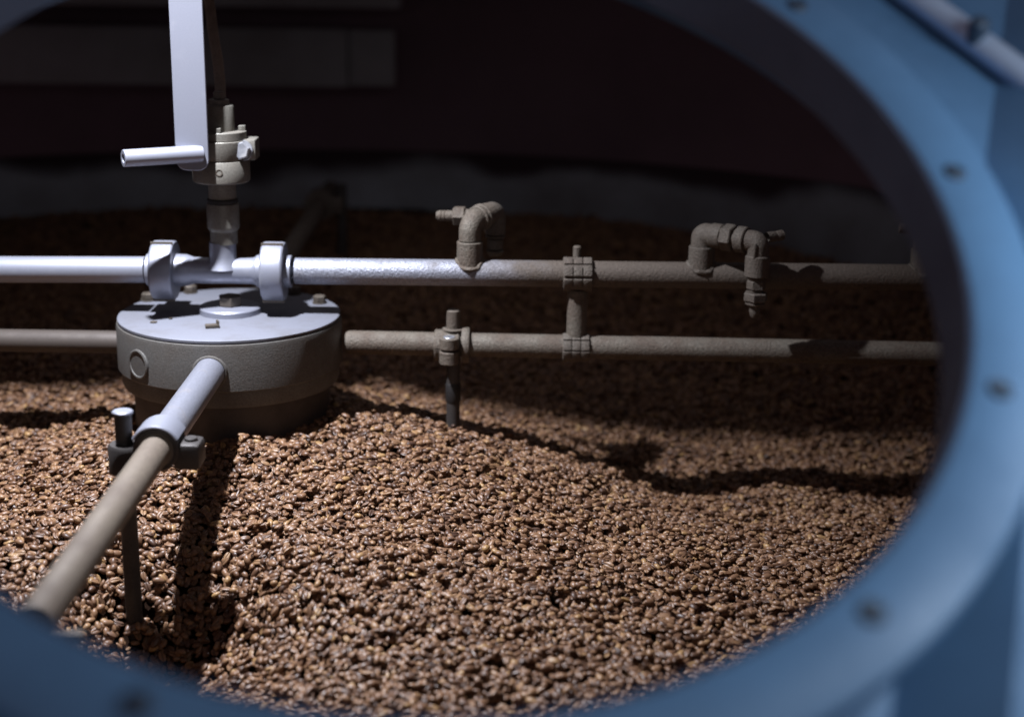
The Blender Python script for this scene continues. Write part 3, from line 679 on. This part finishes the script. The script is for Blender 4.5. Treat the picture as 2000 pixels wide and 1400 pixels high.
# orientation: backs up, faces up, on edge; all tipped at random
eul = np.empty((n, 3))
gy1, gx1 = np.gradient(CZ, cys[1] - cys[0], cxs[1] - cxs[0])
for i in range(n):
    p_ = pose[i]
    flip = 0 if p_ < .46 else PI if p_ < .89 else rng.choice((PI / 2, -PI / 2)) + rng.normal(0, .3)
    q = Quaternion((0, 0, 1), yaw[i]) @ Quaternion((0, 1, 0), rng.normal(0, .20)) @ Quaternion((1, 0, 0), flip + rng.normal(0, .27))
    jx = min(139, int((pos[i, 0] - X0) / (cxs[1] - cxs[0]))); jy = min(139, int((pos[i, 1] - Y0) / (cys[1] - cys[0])))
    nv = Vector((-gx1[jy, jx], -gy1[jy, jx], 1)).normalized()
    q = Vector((0, 0, 1)).rotation_difference(nv) @ q
    eul[i] = q.to_euler()

# the 300 that show largest become single objects; the rest is one mass
top = H[cj, ci] - pos[:, 2] < .0042
rel = pos - np.array(CAM); dep = rel @ np.array(fwd); px = rel @ np.array(right) / dep; py = rel @ np.array(up) / dep
tt = ((np.array(HC) - np.array(CAM)) @ np.array(HN)) / (rel @ np.array(HN)); hit = np.array(CAM) + rel * tt[:, None] - np.array(HC)
seen = top & (abs(px) < .33) & (abs(py) < .23) & (np.linalg.norm(hit, axis=1) < HR - .012)
order = np.argsort(np.where(seen, dep, 99)); single = order[:300]
BL = 'roasted brown coffee bean in the strip of pile beside the lower hatch rim'
objs = []
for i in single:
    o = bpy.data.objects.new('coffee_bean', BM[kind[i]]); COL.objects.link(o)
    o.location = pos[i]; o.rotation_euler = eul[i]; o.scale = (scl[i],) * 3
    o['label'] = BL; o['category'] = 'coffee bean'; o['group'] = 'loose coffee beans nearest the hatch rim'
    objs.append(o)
mask = np.ones(n, bool); mask[single] = False; idx = np.nonzero(mask)[0]
me = bpy.data.meshes.new('coffee_beans'); me.from_pydata(pos[idx].tolist(), [], [])
for nm, ty_, arr in (('rot', 'FLOAT_VECTOR', eul[idx]), ('kind', 'INT', kind[idx]), ('scl', 'FLOAT', scl[idx])):
    a_ = me.attributes.new(nm, ty_, 'POINT'); a_.data.foreach_set('vector' if ty_ == 'FLOAT_VECTOR' else 'value', np.ascontiguousarray(arr, dtype=np.int32 if ty_ == 'INT' else np.float32).ravel())
bo = bpy.data.objects.new('coffee_beans', me); COL.objects.link(bo); me.materials.append(M['bean'])
bo['kind'] = 'stuff'; bo['label'] = 'heaped bed of roasted brown coffee beans filling the tray round the hub'; bo['category'] = 'coffee beans'
g = bpy.data.node_groups.new('scatter_beans', 'GeometryNodeTree')
g.interface.new_socket('Geometry', in_out='INPUT', socket_type='NodeSocketGeometry'); g.interface.new_socket('Geometry', in_out='OUTPUT', socket_type='NodeSocketGeometry')
gi = g.nodes.new('NodeGroupInput'); go = g.nodes.new('NodeGroupOutput'); J = g.nodes.new('GeometryNodeJoinGeometry')
src = []
for k in range(6):
    i0 = next((j for j, i in enumerate(single) if kind[i] == k)); src.append(objs[i0])
for s_ in reversed(src):
    oi = g.nodes.new('GeometryNodeObjectInfo'); oi.inputs['Object'].default_value = s_; oi.inputs['As Instance'].default_value = True; oi.transform_space = 'ORIGINAL'
    g.links.new(oi.outputs['Geometry'], J.inputs[0])
iop = g.nodes.new('GeometryNodeInstanceOnPoints'); iop.inputs['Pick Instance'].default_value = True
g.links.new(gi.outputs[0], iop.inputs['Points']); g.links.new(J.outputs[0], iop.inputs['Instance'])
def attr(nm, ty_):
    a_ = g.nodes.new('GeometryNodeInputNamedAttribute'); a_.data_type = ty_; a_.inputs['Name'].default_value = nm; return a_.outputs['Attribute']
er = g.nodes.new('FunctionNodeEulerToRotation'); g.links.new(attr('rot', 'FLOAT_VECTOR'), er.inputs[0]); g.links.new(er.outputs[0], iop.inputs['Rotation'])
g.links.new(attr('kind', 'INT'), iop.inputs['Instance Index']); g.links.new(attr('scl', 'FLOAT'), iop.inputs['Scale'])
g.links.new(iop.outputs[0], go.inputs[0])
md = bo.modifiers.new('scatter', 'NODES'); md.node_group = g
print('beans', n)
